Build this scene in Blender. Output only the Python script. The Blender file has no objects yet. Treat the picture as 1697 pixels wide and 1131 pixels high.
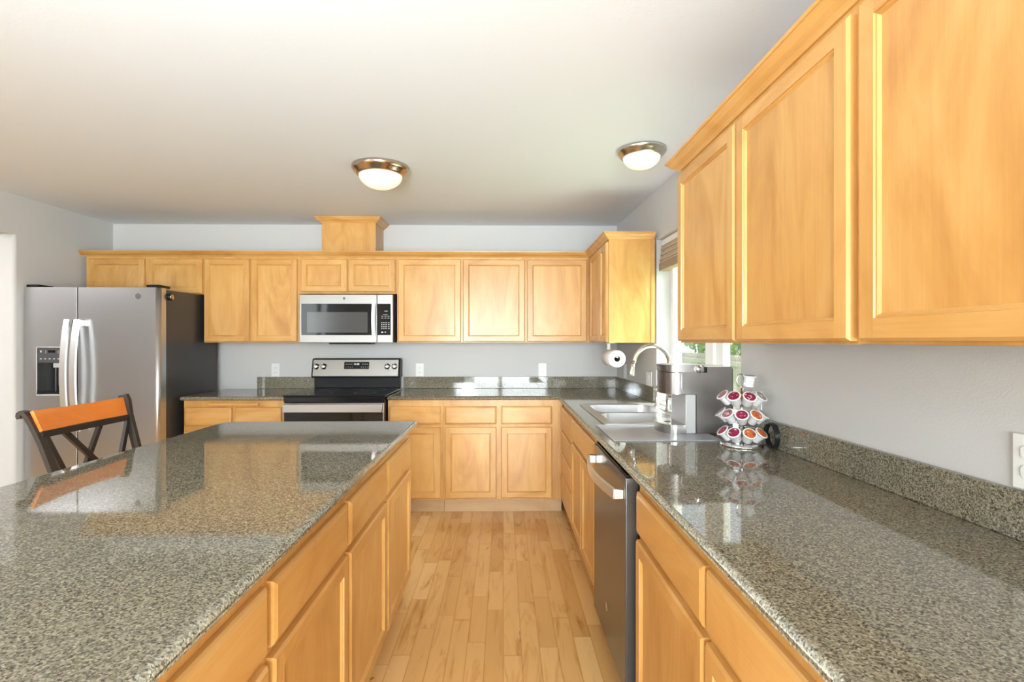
import bpy, bmesh, math, random
from mathutils import Vector, Matrix
random.seed(7)
S = bpy.context.scene
COL = S.collection
PI = math.pi

# ------------------------------------------------------------------ camera, world, sun, lights, exposure
cam = bpy.data.cameras.new('camera'); cam.sensor_width = 36.0; cam.lens = 840.0 / 1697.0 * 36.0
cam.clip_start = 0.02
camo = bpy.data.objects.new('camera', cam); COL.objects.link(camo)
camo.location = (0, 0, 1.339); camo.rotation_euler = (PI / 2, 0, -math.atan(14.5 / 840.0))
S.camera = camo

W = bpy.data.worlds.new('sky'); S.world = W; W.use_nodes = True
_bg = W.node_tree.nodes['Background']
_bg.inputs[0].default_value = (0.80, 0.90, 1.0, 1); _bg.inputs[1].default_value = 1.3

sun = bpy.data.lights.new('sun', 'SUN'); sun.energy = 22.0; sun.angle = math.radians(0.8); sun.color = (1.0, 0.96, 0.9)
suno = bpy.data.objects.new('sun', sun); COL.objects.link(suno); suno.location = (3, 3, 6)
suno.rotation_euler = Vector((-0.30, 0.06, -1.0)).to_track_quat('-Z', 'Y').to_euler()

def area(name, loc, direction, sx, sy, energy, color=(1, 1, 1)):
    l = bpy.data.lights.new(name, 'AREA'); l.shape = 'RECTANGLE'; l.size = sx; l.size_y = sy
    l.energy = energy; l.color = color
    o = bpy.data.objects.new(name, l); COL.objects.link(o); o.location = loc
    o.rotation_euler = Vector(direction).to_track_quat('-Z', 'Z').to_euler()
    return o
# added area lamps standing in for daylight at the rear, side and sink windows
area('daylight_fill_patio', (-0.05, -3.35, 1.25), (-0.05, 1, 0.05), 2.3, 2.1, 285, (0.90, 0.96, 1.0))
area('daylight_fill_dining', (-3.75, -1.5, 1.45), (1, 0.15, 0.0), 2.2, 1.4, 60, (0.95, 0.98, 1.0))
area('daylight_fill_sink', (3.0, 2.6, 3.1), (-1.6, 0.25, -1.5), 1.8, 1.6, 230, (0.95, 0.98, 1.0))
# added spot that brightens the ceiling, set as a guessed bounced flash
fl = bpy.data.lights.new('bounce_fill', 'SPOT'); fl.energy = 104; fl.color = (0.82, 0.92, 1.0); fl.spot_size = math.radians(110); fl.spot_blend = 1.0; fl.shadow_soft_size = 0.12
flo = bpy.data.objects.new('bounce_fill', fl); COL.objects.link(flo); flo.location = (-0.65, -0.25, 1.4)
flo.rotation_euler = Vector((0.15, 1.75, 1.0)).to_track_quat('-Z', 'Z').to_euler()
area('hall_fill', (-4.3, 2.4, 2.3), (0, 0, -1), 0.6, 1.6, 20, (0.97, 0.98, 1.0))  # added fill in the unseen hall, brightens what the fridge doors reflect


S.view_settings.view_transform = 'Standard'; S.view_settings.look = 'None'
S.view_settings.gamma = 1.0; S.view_settings.use_curve_mapping = False
S.view_settings.exposure = 0.68

# ------------------------------------------------------------------ materials
def mat(name):
    m = bpy.data.materials.new(name); m.use_nodes = True
    nt = m.node_tree; b = nt.nodes['Principled BSDF']
    return m, nt, b
def N(nt, t, **kw):
    n = nt.nodes.new(t)
    for k, v in kw.items(): setattr(n, k, v)
    return n
def simple(name, c, rough=0.5, metal=0.0, coat=0.0, emit=None, es=0.0, ior=1.5):
    m, nt, b = mat(name)
    b.inputs['Base Color'].default_value = (*c, 1); b.inputs['Roughness'].default_value = rough
    b.inputs['Metallic'].default_value = metal; b.inputs['Coat Weight'].default_value = coat
    b.inputs['IOR'].default_value = ior
    if emit: b.inputs['Emission Color'].default_value = (*emit, 1); b.inputs['Emission Strength'].default_value = es
    return m
def ramp(nt, stops, interp='LINEAR'):
    r = N(nt, 'ShaderNodeValToRGB'); r.color_ramp.interpolation = interp
    e = r.color_ramp.elements
    while len(e) > 1: e.remove(e[-1])
    e[0].position = stops[0][0]; e[0].color = (*stops[0][1], 1)
    for p, c in stops[1:]:
        x = e.new(p); x.color = (*c, 1)
    return r
def coords(nt, scale, rnd=True):
    tc = N(nt, 'ShaderNodeTexCoord'); mp = N(nt, 'ShaderNodeMapping'); mp.inputs['Scale'].default_value = scale
    if rnd:
        oi = N(nt, 'ShaderNodeObjectInfo'); vm = N(nt, 'ShaderNodeVectorMath', operation='SCALE')
        vm.inputs[0].default_value = (37.0, 53.0, 29.0); nt.links.new(oi.outputs['Random'], vm.inputs['Scale'])
        ad = N(nt, 'ShaderNodeVectorMath', operation='ADD')
        nt.links.new(tc.outputs['Object'], ad.inputs[0]); nt.links.new(vm.outputs[0], ad.inputs[1])
        nt.links.new(ad.outputs[0], mp.inputs['Vector'])
    else: nt.links.new(tc.outputs['Object'], mp.inputs['Vector'])
    return mp.outputs[0]
def noise(nt, vec, scale, detail=3, rough=0.5, dist=0.0):
    n = N(nt, 'ShaderNodeTexNoise'); nt.links.new(vec, n.inputs['Vector'])
    n.inputs['Scale'].default_value = scale; n.inputs['Detail'].default_value = detail
    n.inputs['Roughness'].default_value = rough; n.inputs['Distortion'].default_value = dist
    return n.outputs['Fac']
def mixc(nt, fac, a, b, mode='MIX'):
    x = N(nt, 'ShaderNodeMix', data_type='RGBA', blend_type=mode)
    if isinstance(fac, float): x.inputs['Factor'].default_value = fac
    else: nt.links.new(fac, x.inputs['Factor'])
    for v, s in ((a, x.inputs[6]), (b, x.inputs[7])):
        if isinstance(v, tuple): s.default_value = (*v, 1)
        else: nt.links.new(v, s)
    return x.outputs[2]
def bump(nt, b, h, strength, dist=0.002):
    n = N(nt, 'ShaderNodeBump'); n.inputs['Strength'].default_value = strength; n.inputs['Distance'].default_value = dist
    nt.links.new(h, n.inputs['Height']); nt.links.new(n.outputs[0], b.inputs['Normal'])

WA, WB, WC = (0.52, 0.250, 0.066), (0.63, 0.337, 0.099), (0.70, 0.415, 0.148)
def wood(name, axis, a=WA, b_=WB, c=WC, rough=0.33, figure=1.0):
    m, nt, b = mat(name)
    sc = [5.5, 5.5, 5.5]; sc[axis] = 1.7
    fine = [150.0, 150.0, 150.0]; fine[axis] = 3.0
    v1 = coords(nt, sc); v2 = coords(nt, fine)
    n1 = noise(nt, v1, 1.0 * figure, 4, 0.55, 1.6); n2 = noise(nt, v2, 1.0, 2, 0.6)
    r1 = ramp(nt, [(0.28, a), (0.5, b_), (0.74, c)]); nt.links.new(n1, r1.inputs[0])
    r2 = ramp(nt, [(0.3, (0.95, 0.94, 0.92)), (0.7, (1.02, 1.02, 1.02))]); nt.links.new(n2, r2.inputs[0])
    c1 = mixc(nt, 1.0, r1.outputs[0], r2.outputs[0], 'MULTIPLY')
    oi = N(nt, 'ShaderNodeObjectInfo')
    r3 = ramp(nt, [(0.0, (0.94, 0.93, 0.90)), (1.0, (1.05, 1.05, 1.06))]); nt.links.new(oi.outputs['Random'], r3.inputs[0])
    c2 = mixc(nt, 1.0, c1, r3.outputs[0], 'MULTIPLY')
    nt.links.new(c2, b.inputs['Base Color'])
    b.inputs['Roughness'].default_value = rough; b.inputs['Coat Weight'].default_value = 0.15
    b.inputs['Coat Roughness'].default_value = 0.2
    return m
WX, WY, WZ = wood('maple_grain_x', 0), wood('maple_grain_y', 1), wood('maple_grain_z', 2)
M_TOE = wood('toe_kick_wood', 0, (0.50, 0.31, 0.15), (0.57, 0.37, 0.19), (0.62, 0.42, 0.23), 0.5)
M_STOOLWOOD = wood('orange_wood', 1, (0.72, 0.17, 0.02), (0.82, 0.22, 0.03), (0.87, 0.28, 0.05), 0.3)

def granite():
    m, nt, b = mat('speckled_granite')
    v = coords(nt, (1, 1, 1), rnd=False)
    vo = N(nt, 'ShaderNodeTexVoronoi'); nt.links.new(v, vo.inputs['Vector']); vo.inputs['Scale'].default_value = 330
    sep = N(nt, 'ShaderNodeSeparateColor'); nt.links.new(vo.outputs['Color'], sep.inputs[0])
    r = ramp(nt, [(0.0, (0.07, 0.064, 0.048)), (0.14, (0.145, 0.132, 0.097)), (0.40, (0.215, 0.196, 0.145)),
                  (0.68, (0.265, 0.245, 0.188)), (0.88, (0.33, 0.305, 0.24))], 'CONSTANT')
    nt.links.new(sep.outputs[0], r.inputs[0])
    n = noise(nt, v, 190, 3, 0.6)
    r2 = ramp(nt, [(0.34, (0.45, 0.44, 0.42)), (0.45, (0.92, 0.92, 0.92)), (0.6, (1.15, 1.13, 1.08))]); nt.links.new(n, r2.inputs[0])
    c = mixc(nt, 1.0, r.outputs[0], r2.outputs[0], 'MULTIPLY')
    nt.links.new(c, b.inputs['Base Color'])
    b.inputs['Roughness'].default_value = 0.045; b.inputs['IOR'].default_value = 1.55
    return m
M_GRAN = granite()

def paint(name, c, bs=0.12, sc=180, rough=0.75):
    m, nt, b = mat(name); b.inputs['Base Color'].default_value = (*c, 1); b.inputs['Roughness'].default_value = rough
    v = coords(nt, (1, 1, 1), rnd=False); h = noise(nt, v, sc, 3, 0.6); bump(nt, b, h, bs, 0.004); return m
M_WALL = paint('wall_paint', (0.60, 0.595, 0.59))
M_CEIL = paint('ceiling_paint', (0.745, 0.79, 0.85), 0.10, 90)
M_WHITE = simple('white_trim', (0.86, 0.86, 0.85), 0.4)
M_PLATE = simple('white_plastic', (0.82, 0.82, 0.80), 0.3)

def floor_mat():
    m, nt, b = mat('maple_plank_floor')
    tc = N(nt, 'ShaderNodeTexCoord'); sp = N(nt, 'ShaderNodeSeparateXYZ'); nt.links.new(tc.outputs['Object'], sp.inputs[0])
    def mth(op, a, bb=None):
        x = N(nt, 'ShaderNodeMath', operation=op)
        for i, q in enumerate((a, bb)):
            if q is None: continue
            if isinstance(q, (int, float)): x.inputs[i].default_value = q
            else: nt.links.new(q, x.inputs[i])
        return x.outputs[0]
    xw = mth('DIVIDE', sp.outputs[0], 0.079); ci = mth('FLOOR', xw)
    wn = N(nt, 'ShaderNodeTexWhiteNoise', noise_dimensions='1D'); nt.links.new(ci, wn.inputs['W'])
    yo = mth('ADD', mth('DIVIDE', sp.outputs[1], 0.62), mth('MULTIPLY', wn.outputs['Value'], 7.3))
    # uneven lengths: warp along the row
    wob = mth('MULTIPLY', mth('SINE', mth('ADD', mth('MULTIPLY', yo, 2.1), mth('MULTIPLY', wn.outputs['Value'], 40.0))), 0.28)
    yy = mth('ADD', yo, wob); ri = mth('FLOOR', yy)
    cb = N(nt, 'ShaderNodeCombineXYZ'); nt.links.new(ci, cb.inputs[0]); nt.links.new(ri, cb.inputs[1])
    w2 = N(nt, 'ShaderNodeTexWhiteNoise', noise_dimensions='2D'); nt.links.new(cb.outputs[0], w2.inputs['Vector'])
    tone = ramp(nt, [(0.0, (0.62, 0.335, 0.11)), (0.2, (0.71, 0.41, 0.15)), (0.7, (0.77, 0.47, 0.19)), (1.0, (0.82, 0.54, 0.245))])
    nt.links.new(w2.outputs['Value'], tone.inputs[0])
    sc = N(nt, 'ShaderNodeVectorMath', operation='SCALE'); sc.inputs['Scale'].default_value = 19.0
    nt.links.new(w2.outputs['Color'], sc.inputs[0])
    ad = N(nt, 'ShaderNodeVectorMath', operation='ADD'); nt.links.new(tc.outputs['Object'], ad.inputs[0]); nt.links.new(sc.outputs[0], ad.inputs[1])
    mp = N(nt, 'ShaderNodeMapping'); mp.inputs['Scale'].default_value = (11, 1.7, 1); nt.links.new(ad.outputs[0], mp.inputs[0])
    g1 = noise(nt, mp.outputs[0], 1.0, 5, 0.6, 1.8)
    gr = ramp(nt, [(0.26, (0.62, 0.47, 0.33)), (0.37, (0.86, 0.79, 0.70)), (0.47, (1, 1, 1)), (0.75, (1.05, 1.06, 1.08))]); nt.links.new(g1, gr.inputs[0])
    c1 = mixc(nt, 1.0, tone.outputs[0], gr.outputs[0], 'MULTIPLY')
    mp2 = N(nt, 'ShaderNodeMapping'); mp2.inputs['Scale'].default_value = (26, 7, 1); nt.links.new(ad.outputs[0], mp2.inputs[0])
    k = noise(nt, mp2.outputs[0], 1.0, 2, 0.5, 1.0)
    kr = ramp(nt, [(0.0, (0.22, 0.12, 0.07)), (0.20, (0.55, 0.42, 0.32)), (0.245, (1, 1, 1))]); nt.links.new(k, kr.inputs[0])
    c2 = mixc(nt, 1.0, c1, kr.outputs[0], 'MULTIPLY')
    fx = mth('FRACT', xw); ex = mth('MINIMUM', fx, mth('SUBTRACT', 1.0, fx))
    fy = mth('FRACT', yy); ey = mth('MINIMUM', fy, mth('SUBTRACT', 1.0, fy))
    seam = mth('MINIMUM', mth('MULTIPLY', ex, 0.079), mth('MULTIPLY', ey, 0.62))
    sr = ramp(nt, [(0.0, (0.78, 0.69, 0.58)), (0.0006, (0.89, 0.84, 0.76)), (0.0011, (1, 1, 1))]); nt.links.new(seam, sr.inputs[0])
    c3 = mixc(nt, 1.0, c2, sr.outputs[0], 'MULTIPLY')
    nt.links.new(c3, b.inputs['Base Color'])
    b.inputs['Roughness'].default_value = 0.24; b.inputs['Coat Weight'].default_value = 0.2; b.inputs['Coat Roughness'].default_value = 0.12
    bump(nt, b, mth('MINIMUM', seam, 0.002), 0.25, 0.5)
    return m
M_FLOOR = floor_mat()

def brushed(name, c, rough, axis=0, bs=0.02):
    m, nt, b = mat(name); b.inputs['Base Color'].default_value = (*c, 1); b.inputs['Metallic'].default_value = 1.0
    sc = [900.0] * 3; sc[axis] = 8.0
    v = coords(nt, sc); h = noise(nt, v, 1.0, 2, 0.5)
    r = N(nt, 'ShaderNodeMapRange'); nt.links.new(h, r.inputs[0]); r.inputs[3].default_value = rough - 0.012; r.inputs[4].default_value = rough + 0.012
    nt.links.new(r.outputs[0], b.inputs['Roughness']); return m
M_STEEL = brushed('brushed_stainless', (0.57, 0.575, 0.585), 0.30)
M_STEEL2 = brushed('satin_stainless', (0.40, 0.395, 0.39), 0.32)
M_SINK = brushed('sink_stainless', (0.60, 0.60, 0.60), 0.32)
M_HANDLE = brushed('handle_steel', (0.84, 0.84, 0.83), 0.42, 2)
M_SLATE = brushed('slate_steel', (0.12, 0.116, 0.112), 0.24, 1); M_SLATE.node_tree.nodes['Principled BSDF'].inputs['Metallic'].default_value = 0.55
M_KEURIG = brushed('dark_brushed_metal', (0.31, 0.285, 0.275), 0.3, 2)
M_TRAY = simple('tray_chrome', (0.45, 0.44, 0.43), 0.16, 1.0)
M_CHROME = simple('chrome', (0.80, 0.80, 0.80), 0.12, 1.0)
M_NICKEL = simple('brushed_nickel', (0.62, 0.58, 0.53), 0.22, 1.0)
M_BRONZE = simple('warm_nickel', (0.55, 0.44, 0.34), 0.2, 1.0)
M_BLACKGLASS = simple('black_glass', (0.010, 0.010, 0.011), 0.04, ior=1.36)
M_BLACK = simple('black_plastic', (0.012, 0.012, 0.013), 0.3, ior=1.3)
M_BLACKSIDE = simple('black_enamel', (0.045, 0.042, 0.04), 0.33)
M_CHARCOAL = simple('charcoal_plastic', (0.07, 0.07, 0.075), 0.35)
M_GREY = simple('grey_plastic', (0.46, 0.46, 0.46), 0.4)
M_MARK = simple('pale_marking', (0.6, 0.6, 0.6), 0.5)
M_DARKMARK = simple('dark_marking', (0.12, 0.12, 0.12), 0.4)
M_LED = simple('lit_digits', (0.1, 0.1, 0.1), 0.5, emit=(0.9, 0.95, 1.0), es=0.8)
M_STOOLMETAL = simple('dark_bronze_metal', (0.055, 0.045, 0.038), 0.42, 0.6)
M_MAT = simple('grey_drying_mat', (0.33, 0.34, 0.37), 0.3)
M_PAPER = simple('white_paper', (0.84, 0.83, 0.81), 0.9)
M_CORE = simple('cardboard_core', (0.05, 0.04, 0.035), 0.9)
M_POD = simple('white_pod_plastic', (0.80, 0.80, 0.80), 0.35)
M_FABRIC = simple('tan_shade_fabric', (0.52, 0.43, 0.34), 0.9)
M_FABRIC2 = simple('brown_shade_rail', (0.36, 0.27, 0.20), 0.7)
M_WINWIN = simple('oven_window', (0.07, 0.07, 0.07), 0.12)
def lid_art(name, c):
    m, nt, b = mat(name); v = coords(nt, (1, 1, 1))
    n = noise(nt, v, 95, 2, 0.5, 0.4)
    r = ramp(nt, [(0.0, (0.04, 0.015, 0.02)), (0.33, (0.05, 0.02, 0.025)), (0.37, c), (0.61, c), (0.65, (0.60, 0.52, 0.50))]); nt.links.new(n, r.inputs[0])
    nt.links.new(r.outputs[0], b.inputs['Base Color']); b.inputs['Roughness'].default_value = 0.3; return m
M_LID = {'magenta': lid_art('magenta_foil', (0.26, 0.010, 0.055)), 'orange': lid_art('orange_foil', (0.55, 0.12, 0.02)),
         'grey': lid_art('grey_foil', (0.28, 0.24, 0.22)), 'dull pink': lid_art('dull_pink_foil', (0.34, 0.13, 0.15))}
def glass_pane():
    m = bpy.data.materials.new('window_glass'); m.use_nodes = True; nt = m.node_tree; nt.nodes.clear()
    o = N(nt, 'ShaderNodeOutputMaterial'); mx = N(nt, 'ShaderNodeMixShader'); t = N(nt, 'ShaderNodeBsdfTransparent')
    g = N(nt, 'ShaderNodeBsdfGlossy'); g.inputs['Roughness'].default_value = 0.02
    t.inputs[0].default_value = (0.96, 0.98, 0.97, 1)
    lw = N(nt, 'ShaderNodeLayerWeight'); lw.inputs[0].default_value = 0.5
    pw = N(nt, 'ShaderNodeMath', operation='POWER'); nt.links.new(lw.outputs['Facing'], pw.inputs[0]); pw.inputs[1].default_value = 4.0
    f = N(nt, 'ShaderNodeMath', operation='MULTIPLY_ADD'); nt.links.new(pw.outputs[0], f.inputs[0]); f.inputs[1].default_value = 0.5; f.inputs[2].default_value = 0.03
    nt.links.new(f.outputs[0], mx.inputs[0]); nt.links.new(t.outputs[0], mx.inputs[1]); nt.links.new(g.outputs[0], mx.inputs[2])
    nt.links.new(mx.outputs[0], o.inputs[0]); return m
M_GLASS = glass_pane()
def lamp_glass(name, c, es):
    m, nt, b = mat(name); v = coords(nt, (1, 1, 1)); n = noise(nt, v, 9, 3, 0.6, 0.8)
    r = ramp(nt, [(0.3, (1.0, 0.74, 0.48)), (0.65, (1.0, 0.86, 0.68))]); nt.links.new(n, r.inputs[0])
    b.inputs['Base Color'].default_value = (0.85, 0.8, 0.72, 1); b.inputs['Roughness'].default_value = 0.15
    nt.links.new(r.outputs[0], b.inputs['Emission Color']); b.inputs['Emission Strength'].default_value = es; return m
M_LAMP = lamp_glass('alabaster_glass', None, 0.36)
M_FENCE = wood('weathered_fence_wood', 2, (0.26, 0.22, 0.17), (0.34, 0.29, 0.23), (0.42, 0.37, 0.3), 0.8)
def leaf_mat():
    m, nt, b = mat('leaf_green'); v = coords(nt, (1, 1, 1)); n = noise(nt, v, 6, 3, 0.6)
    r = ramp(nt, [(0.3, (0.09, 0.14, 0.05)), (0.7, (0.30, 0.38, 0.17))]); nt.links.new(n, r.inputs[0])
    nt.links.new(r.outputs[0], b.inputs['Base Color']); b.inputs['Roughness'].default_value = 0.6; return m
M_LEAF = leaf_mat()
M_LAWN = paint('lawn_grass', (0.12, 0.22, 0.05), 0.5, 60, 0.9)

# ------------------------------------------------------------------ mesh helpers
class MB:
    def __init__(self): self.bm = bmesh.new(); self.mi = 0
    def face(self, pts, mi=None):
        f = self.bm.faces.new([self.bm.verts.new(p) for p in pts]); f.material_index = self.mi if mi is None else mi; return f
    def box(self, x0, x1, y0, y1, z0, z1, bev=0.0, seg=2, M=None):
        x0, x1 = min(x0, x1), max(x0, x1); y0, y1 = min(y0, y1), max(y0, y1); z0, z1 = min(z0, z1), max(z0, z1)
        r = bmesh.ops.create_cube(self.bm, size=1.0); vs = r['verts']
        for v in vs: v.co = Vector(((x0 + x1) / 2 + v.co.x * (x1 - x0), (y0 + y1) / 2 + v.co.y * (y1 - y0), (z0 + z1) / 2 + v.co.z * (z1 - z0)))
        fs = {f for v in vs for f in v.link_faces}
        for f in fs: f.material_index = self.mi
        if bev > 0:
            es = list({e for v in vs for e in v.link_edges})
            rr = bmesh.ops.bevel(self.bm, geom=es, offset=bev, segments=seg, profile=0.5, affect='EDGES', clamp_overlap=True)
            for f in rr['faces']: f.material_index = self.mi; f.smooth = True
            vs = list({v for f in rr['faces'] for v in f.verts} | {v for v in vs if v.is_valid})
        if M is not None: bmesh.ops.transform(self.bm, matrix=M, verts=vs)
        return self
    def lathe(self, prof, c, n=32, axis='Z', ang=2 * PI, M=None, smooth=True):
        cx, cy, cz = c; rings = []
        for r, h in prof:
            ring = []
            if r < 1e-6:
                p = (0, 0, h); ring = [self.bm.verts.new(self._ax(p, c, axis, M))] * n
            else:
                for i in range(n):
                    a = 2 * PI * i / n
                    ring.append(self.bm.verts.new(self._ax((r * math.cos(a), r * math.sin(a), h), c, axis, M)))
            rings.append(ring)
        for a, b in zip(rings, rings[1:]):
            for i in range(n):
                j = (i + 1) % n; q = []
                for v in (a[i], a[j], b[j], b[i]):
                    if v not in q: q.append(v)
                if len(q) >= 3:
                    try:
                        f = self.bm.faces.new(q); f.material_index = self.mi; f.smooth = smooth
                    except ValueError: pass
        return self
    def _ax(self, p, c, axis, M):
        x, y, z = p
        if M is not None: v = M @ Vector(p); return Vector(c) + v
        if axis == 'X': x, y, z = z, x, y
        elif axis == 'Y': x, y, z = y, z, x
        return Vector((c[0] + x, c[1] + y, c[2] + z))
    def tube(self, pts, r, n=12, close=False, sq=None):
        pts = [Vector(p) for p in pts]; m = len(pts); rings = []
        rs = r if isinstance(r, (list, tuple)) else [r] * m
        up = None
        for i, p in enumerate(pts):
            if close: t = pts[(i + 1) % m] - pts[i - 1]
            else: t = pts[min(i + 1, m - 1)] - pts[max(i - 1, 0)]
            t.normalize()
            if up is None:
                up = Vector((0, 0, 1)) if abs(t.z) < 0.9 else Vector((0, 1, 0))
            u = (up - t * up.dot(t)).normalized(); w = t.cross(u); up = u
            ring = []
            if sq:   # rectangular section, sq = (half along u, half along w)
                for a, b in ((1, 1), (-1, 1), (-1, -1), (1, -1)): ring.append(self.bm.verts.new(p + u * sq[0] * a + w * sq[1] * b))
            else:
                for k in range(n):
                    a = 2 * PI * k / n; ring.append(self.bm.verts.new(p + (u * math.cos(a) + w * math.sin(a)) * rs[i]))
            rings.append(ring)
        k = len(rings[0])
        prs = list(zip(rings, rings[1:])) + ([(rings[-1], rings[0])] if close else [])
        for a, b in prs:
            for i in range(k):
                f = self.bm.faces.new((a[i], a[(i + 1) % k], b[(i + 1) % k], b[i])); f.material_index = self.mi; f.smooth = not sq
        if not close:
            for ring in (rings[0], rings[-1]):
                f = self.bm.faces.new(ring); f.material_index = self.mi
        return self
    def prism(self, outer, z0, z1, holes=(), bev=0.0, seg=3, hole_walls=True):
        bm = self.bm; es = []; loops = []
        for lp in [outer] + list(holes):
            vs = [bm.verts.new((p[0], p[1], z1)) for p in lp]; loops.append(vs)
            for i in range(len(vs)): es.append(bm.edges.new((vs[i], vs[(i + 1) % len(vs)])))
        top = [g for g in bmesh.ops.triangle_fill(bm, use_beauty=True, edges=es)['geom'] if isinstance(g, bmesh.types.BMFace)]
        for f in top: f.material_index = self.mi
        mp = {}
        for lp in loops:
            for v in lp: mp[v] = bm.verts.new((v.co.x, v.co.y, z0))
        for f in top:
            g = bm.faces.new([mp[v] for v in reversed(f.verts)]); g.material_index = self.mi
        edges = []
        for li, lp in enumerate(loops):
            for i in range(len(lp)):
                a, b = lp[i], lp[(i + 1) % len(lp)]
                f = bm.faces.new((a, b, mp[b], mp[a])); f.material_index = self.mi
                if li == 0: edges += [bm.edges.get((a, b)), bm.edges.get((mp[a], mp[b]))]
        bmesh.ops.recalc_face_normals(bm, faces=bm.faces[:])
        if bev: 
            rr = bmesh.ops.bevel(bm, geom=[e for e in edges if e], offset=bev, segments=seg, profile=0.5, affect='EDGES', clamp_overlap=True)
            for f in rr['faces']: f.material_index = self.mi; f.smooth = True
        return self
    def sweep(self, path, prof, smooth=False):
        """profile points (n outward, z) along an xy path, mitred; outward is to the right of travel"""
        m = len(path); ds = []
        for a, b in zip(path, path[1:]):
            d = Vector((b[0] - a[0], b[1] - a[1])); d.normalize(); ds.append(d)
        rows = []
        for i, p in enumerate(path):
            if i == 0: o = Vector((ds[0].y, -ds[0].x))
            elif i == m - 1: o = Vector((ds[-1].y, -ds[-1].x))
            else:
                n1 = Vector((ds[i - 1].y, -ds[i - 1].x)); n2 = Vector((ds[i].y, -ds[i].x)); o = (n1 + n2) / (1 + n1.dot(n2))
            rows.append([self.bm.verts.new((p[0] + o.x * n, p[1] + o.y * n, z)) for n, z in prof])
        k = len(prof)
        for a, b in zip(rows, rows[1:]):
            for i in range(k):
                f = self.bm.faces.new((a[i], a[(i + 1) % k], b[(i + 1) % k], b[i])); f.material_index = self.mi
        for r in (rows[0], rows[-1]):
            f = self.bm.faces.new(r); f.material_index = self.mi
        return self

def thing(name, label, cat, loc=(0, 0, 0), group=None):
    o = bpy.data.objects.new(name, None); COL.objects.link(o); o.empty_display_size = 0.05
    o.location = loc; o['label'] = label; o['category'] = cat
    if group: o['group'] = group
    return o
def tag(o, label, cat, group=None, kind=None):
    o['label'] = label; o['category'] = cat
    if group: o['group'] = group
    if kind: o['kind'] = kind
    return o
def world_loc(o):
    v = Vector((0, 0, 0))
    while o is not None: v += o.location; o = o.parent
    return v
def build(name, mb, mats, parent=None, label=None, recalc=True, origin=None, smooth=0):
    """links the mesh (world coordinates) as one object below parent"""
    if recalc: bmesh.ops.recalc_face_normals(mb.bm, faces=mb.bm.faces[:])
    me = bpy.data.meshes.new(name)
    off = world_loc(parent) if parent is not None else Vector(origin or (0, 0, 0))
    bmesh.ops.translate(mb.bm, vec=-off, verts=mb.bm.verts[:])
    if smooth:
        for f in mb.bm.faces: f.smooth = True
    mb.bm.to_mesh(me); mb.bm.free()
    if smooth: me.set_sharp_from_angle(angle=math.radians(smooth))
    for m in (mats if isinstance(mats, (list, tuple)) else [mats]): me.materials.append(m)
    o = bpy.data.objects.new(name, me); COL.objects.link(o)
    if parent is not None: o.parent = parent
    elif origin: o.location = origin
    if label: o['label'] = label
    return o
def struct(name, mb, m, label, cat, parent=None):
    o = build(name, mb, m, parent); o['kind'] = 'structure'
    if parent is None: o['label'] = label; o['category'] = cat
    return o
def text(name, s, size, loc, rot, m, parent, align='CENTER'):
    c = bpy.data.curves.new(name, 'FONT'); c.body = s; c.size = size; c.align_x = align; c.align_y = 'CENTER'; c.extrude = 0.0004
    t = bpy.data.objects.new('digits', c); me = bpy.data.meshes.new_from_object(t); bpy.data.objects.remove(t); me.materials.clear(); me.materials.append(m)
    o = bpy.data.objects.new(name, me); COL.objects.link(o); o.parent = parent
    o.location = Vector(loc) - world_loc(parent); o.rotation_euler = rot; return o

# ------------------------------------------------------------------ room
CZ, YB, XL = 2.372, 4.53, -3.44
TA = 0.025; CA = math.sqrt(1 - TA * TA)
def RW(s, n, z): return Vector((1.02 + s * TA + n * CA, YB - s * CA + n * TA, z))     # along the window wall, outward, up
def XW(y): return 1.02 + TA * (YB - y)
RWM = Matrix(((TA, CA, 0, 1.02), (-CA, TA, 0, YB), (0, 0, 1, 0), (0, 0, 0, 1)))      # local (s, n, z) -> world

mb = MB(); mb.box(-6.2, 1.5, -3.3, YB + .1, -0.08, 0); struct('floor', mb, M_FLOOR, 'maple plank floor running between the cabinets', 'floor')
mb = MB(); mb.box(-6.2, 1.22, -3.3, YB + .1, CZ, CZ + .1); struct('ceiling', mb, M_CEIL, 'white textured ceiling over the whole kitchen', 'ceiling')
mb = MB(); mb.box(-3.44, 1.2, YB, YB + .12, 0, CZ); struct('wall_back', mb, M_WALL, 'pale grey wall behind the range and microwave', 'wall')
s0, s1, wz0, wz1 = 1.085, 2.255, 0.917, 2.03
mb = MB()
for a in ((0, s0, 0, CZ), (s1, 7.9, 0, CZ), (s0, s1, 0, wz0 - 0.002), (s0, s1, wz1, CZ)): mb.box(a[0], a[1], 0, 0.16, a[2], a[3], M=RWM)
struct('wall_right', mb, M_WALL, 'pale grey wall with the sink window', 'wall')
mb = MB()
oy0, oy1, oz = 1.3, 3.625, 2.09
mb.box(XL - .12, XL, oy1, YB + .12, 0, oz + .02, 0.02, 4); mb.box(XL - .12, XL, oy0, YB + .12, oz, CZ); mb.box(XL - .12, XL, -.35, oy0, 0, CZ)
mb.box(XL - .12, XL, -3.3, -2.65, 0, CZ); mb.box(XL - .12, XL, -2.65, -.35, 0, .75); mb.box(XL - .12, XL, -2.65, -.35, 2.15, CZ)
struct('wall_left', mb, M_WALL, 'pale grey wall with a rounded opening beside the fridge', 'wall')
mb = MB(); mb.box(-5.2, -5.08, oy0 - 1, YB + .1, 0, CZ); mb.box(-5.2, XL - .12, YB - .02, YB + .1, 0, CZ); mb.box(-5.2, XL - .12, oy0 - 1.1, oy0 - 1, 0, CZ)
struct('wall_hall', mb, M_WALL, 'pale hall wall beyond the opening beside the fridge', 'wall')
mb = MB()
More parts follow.
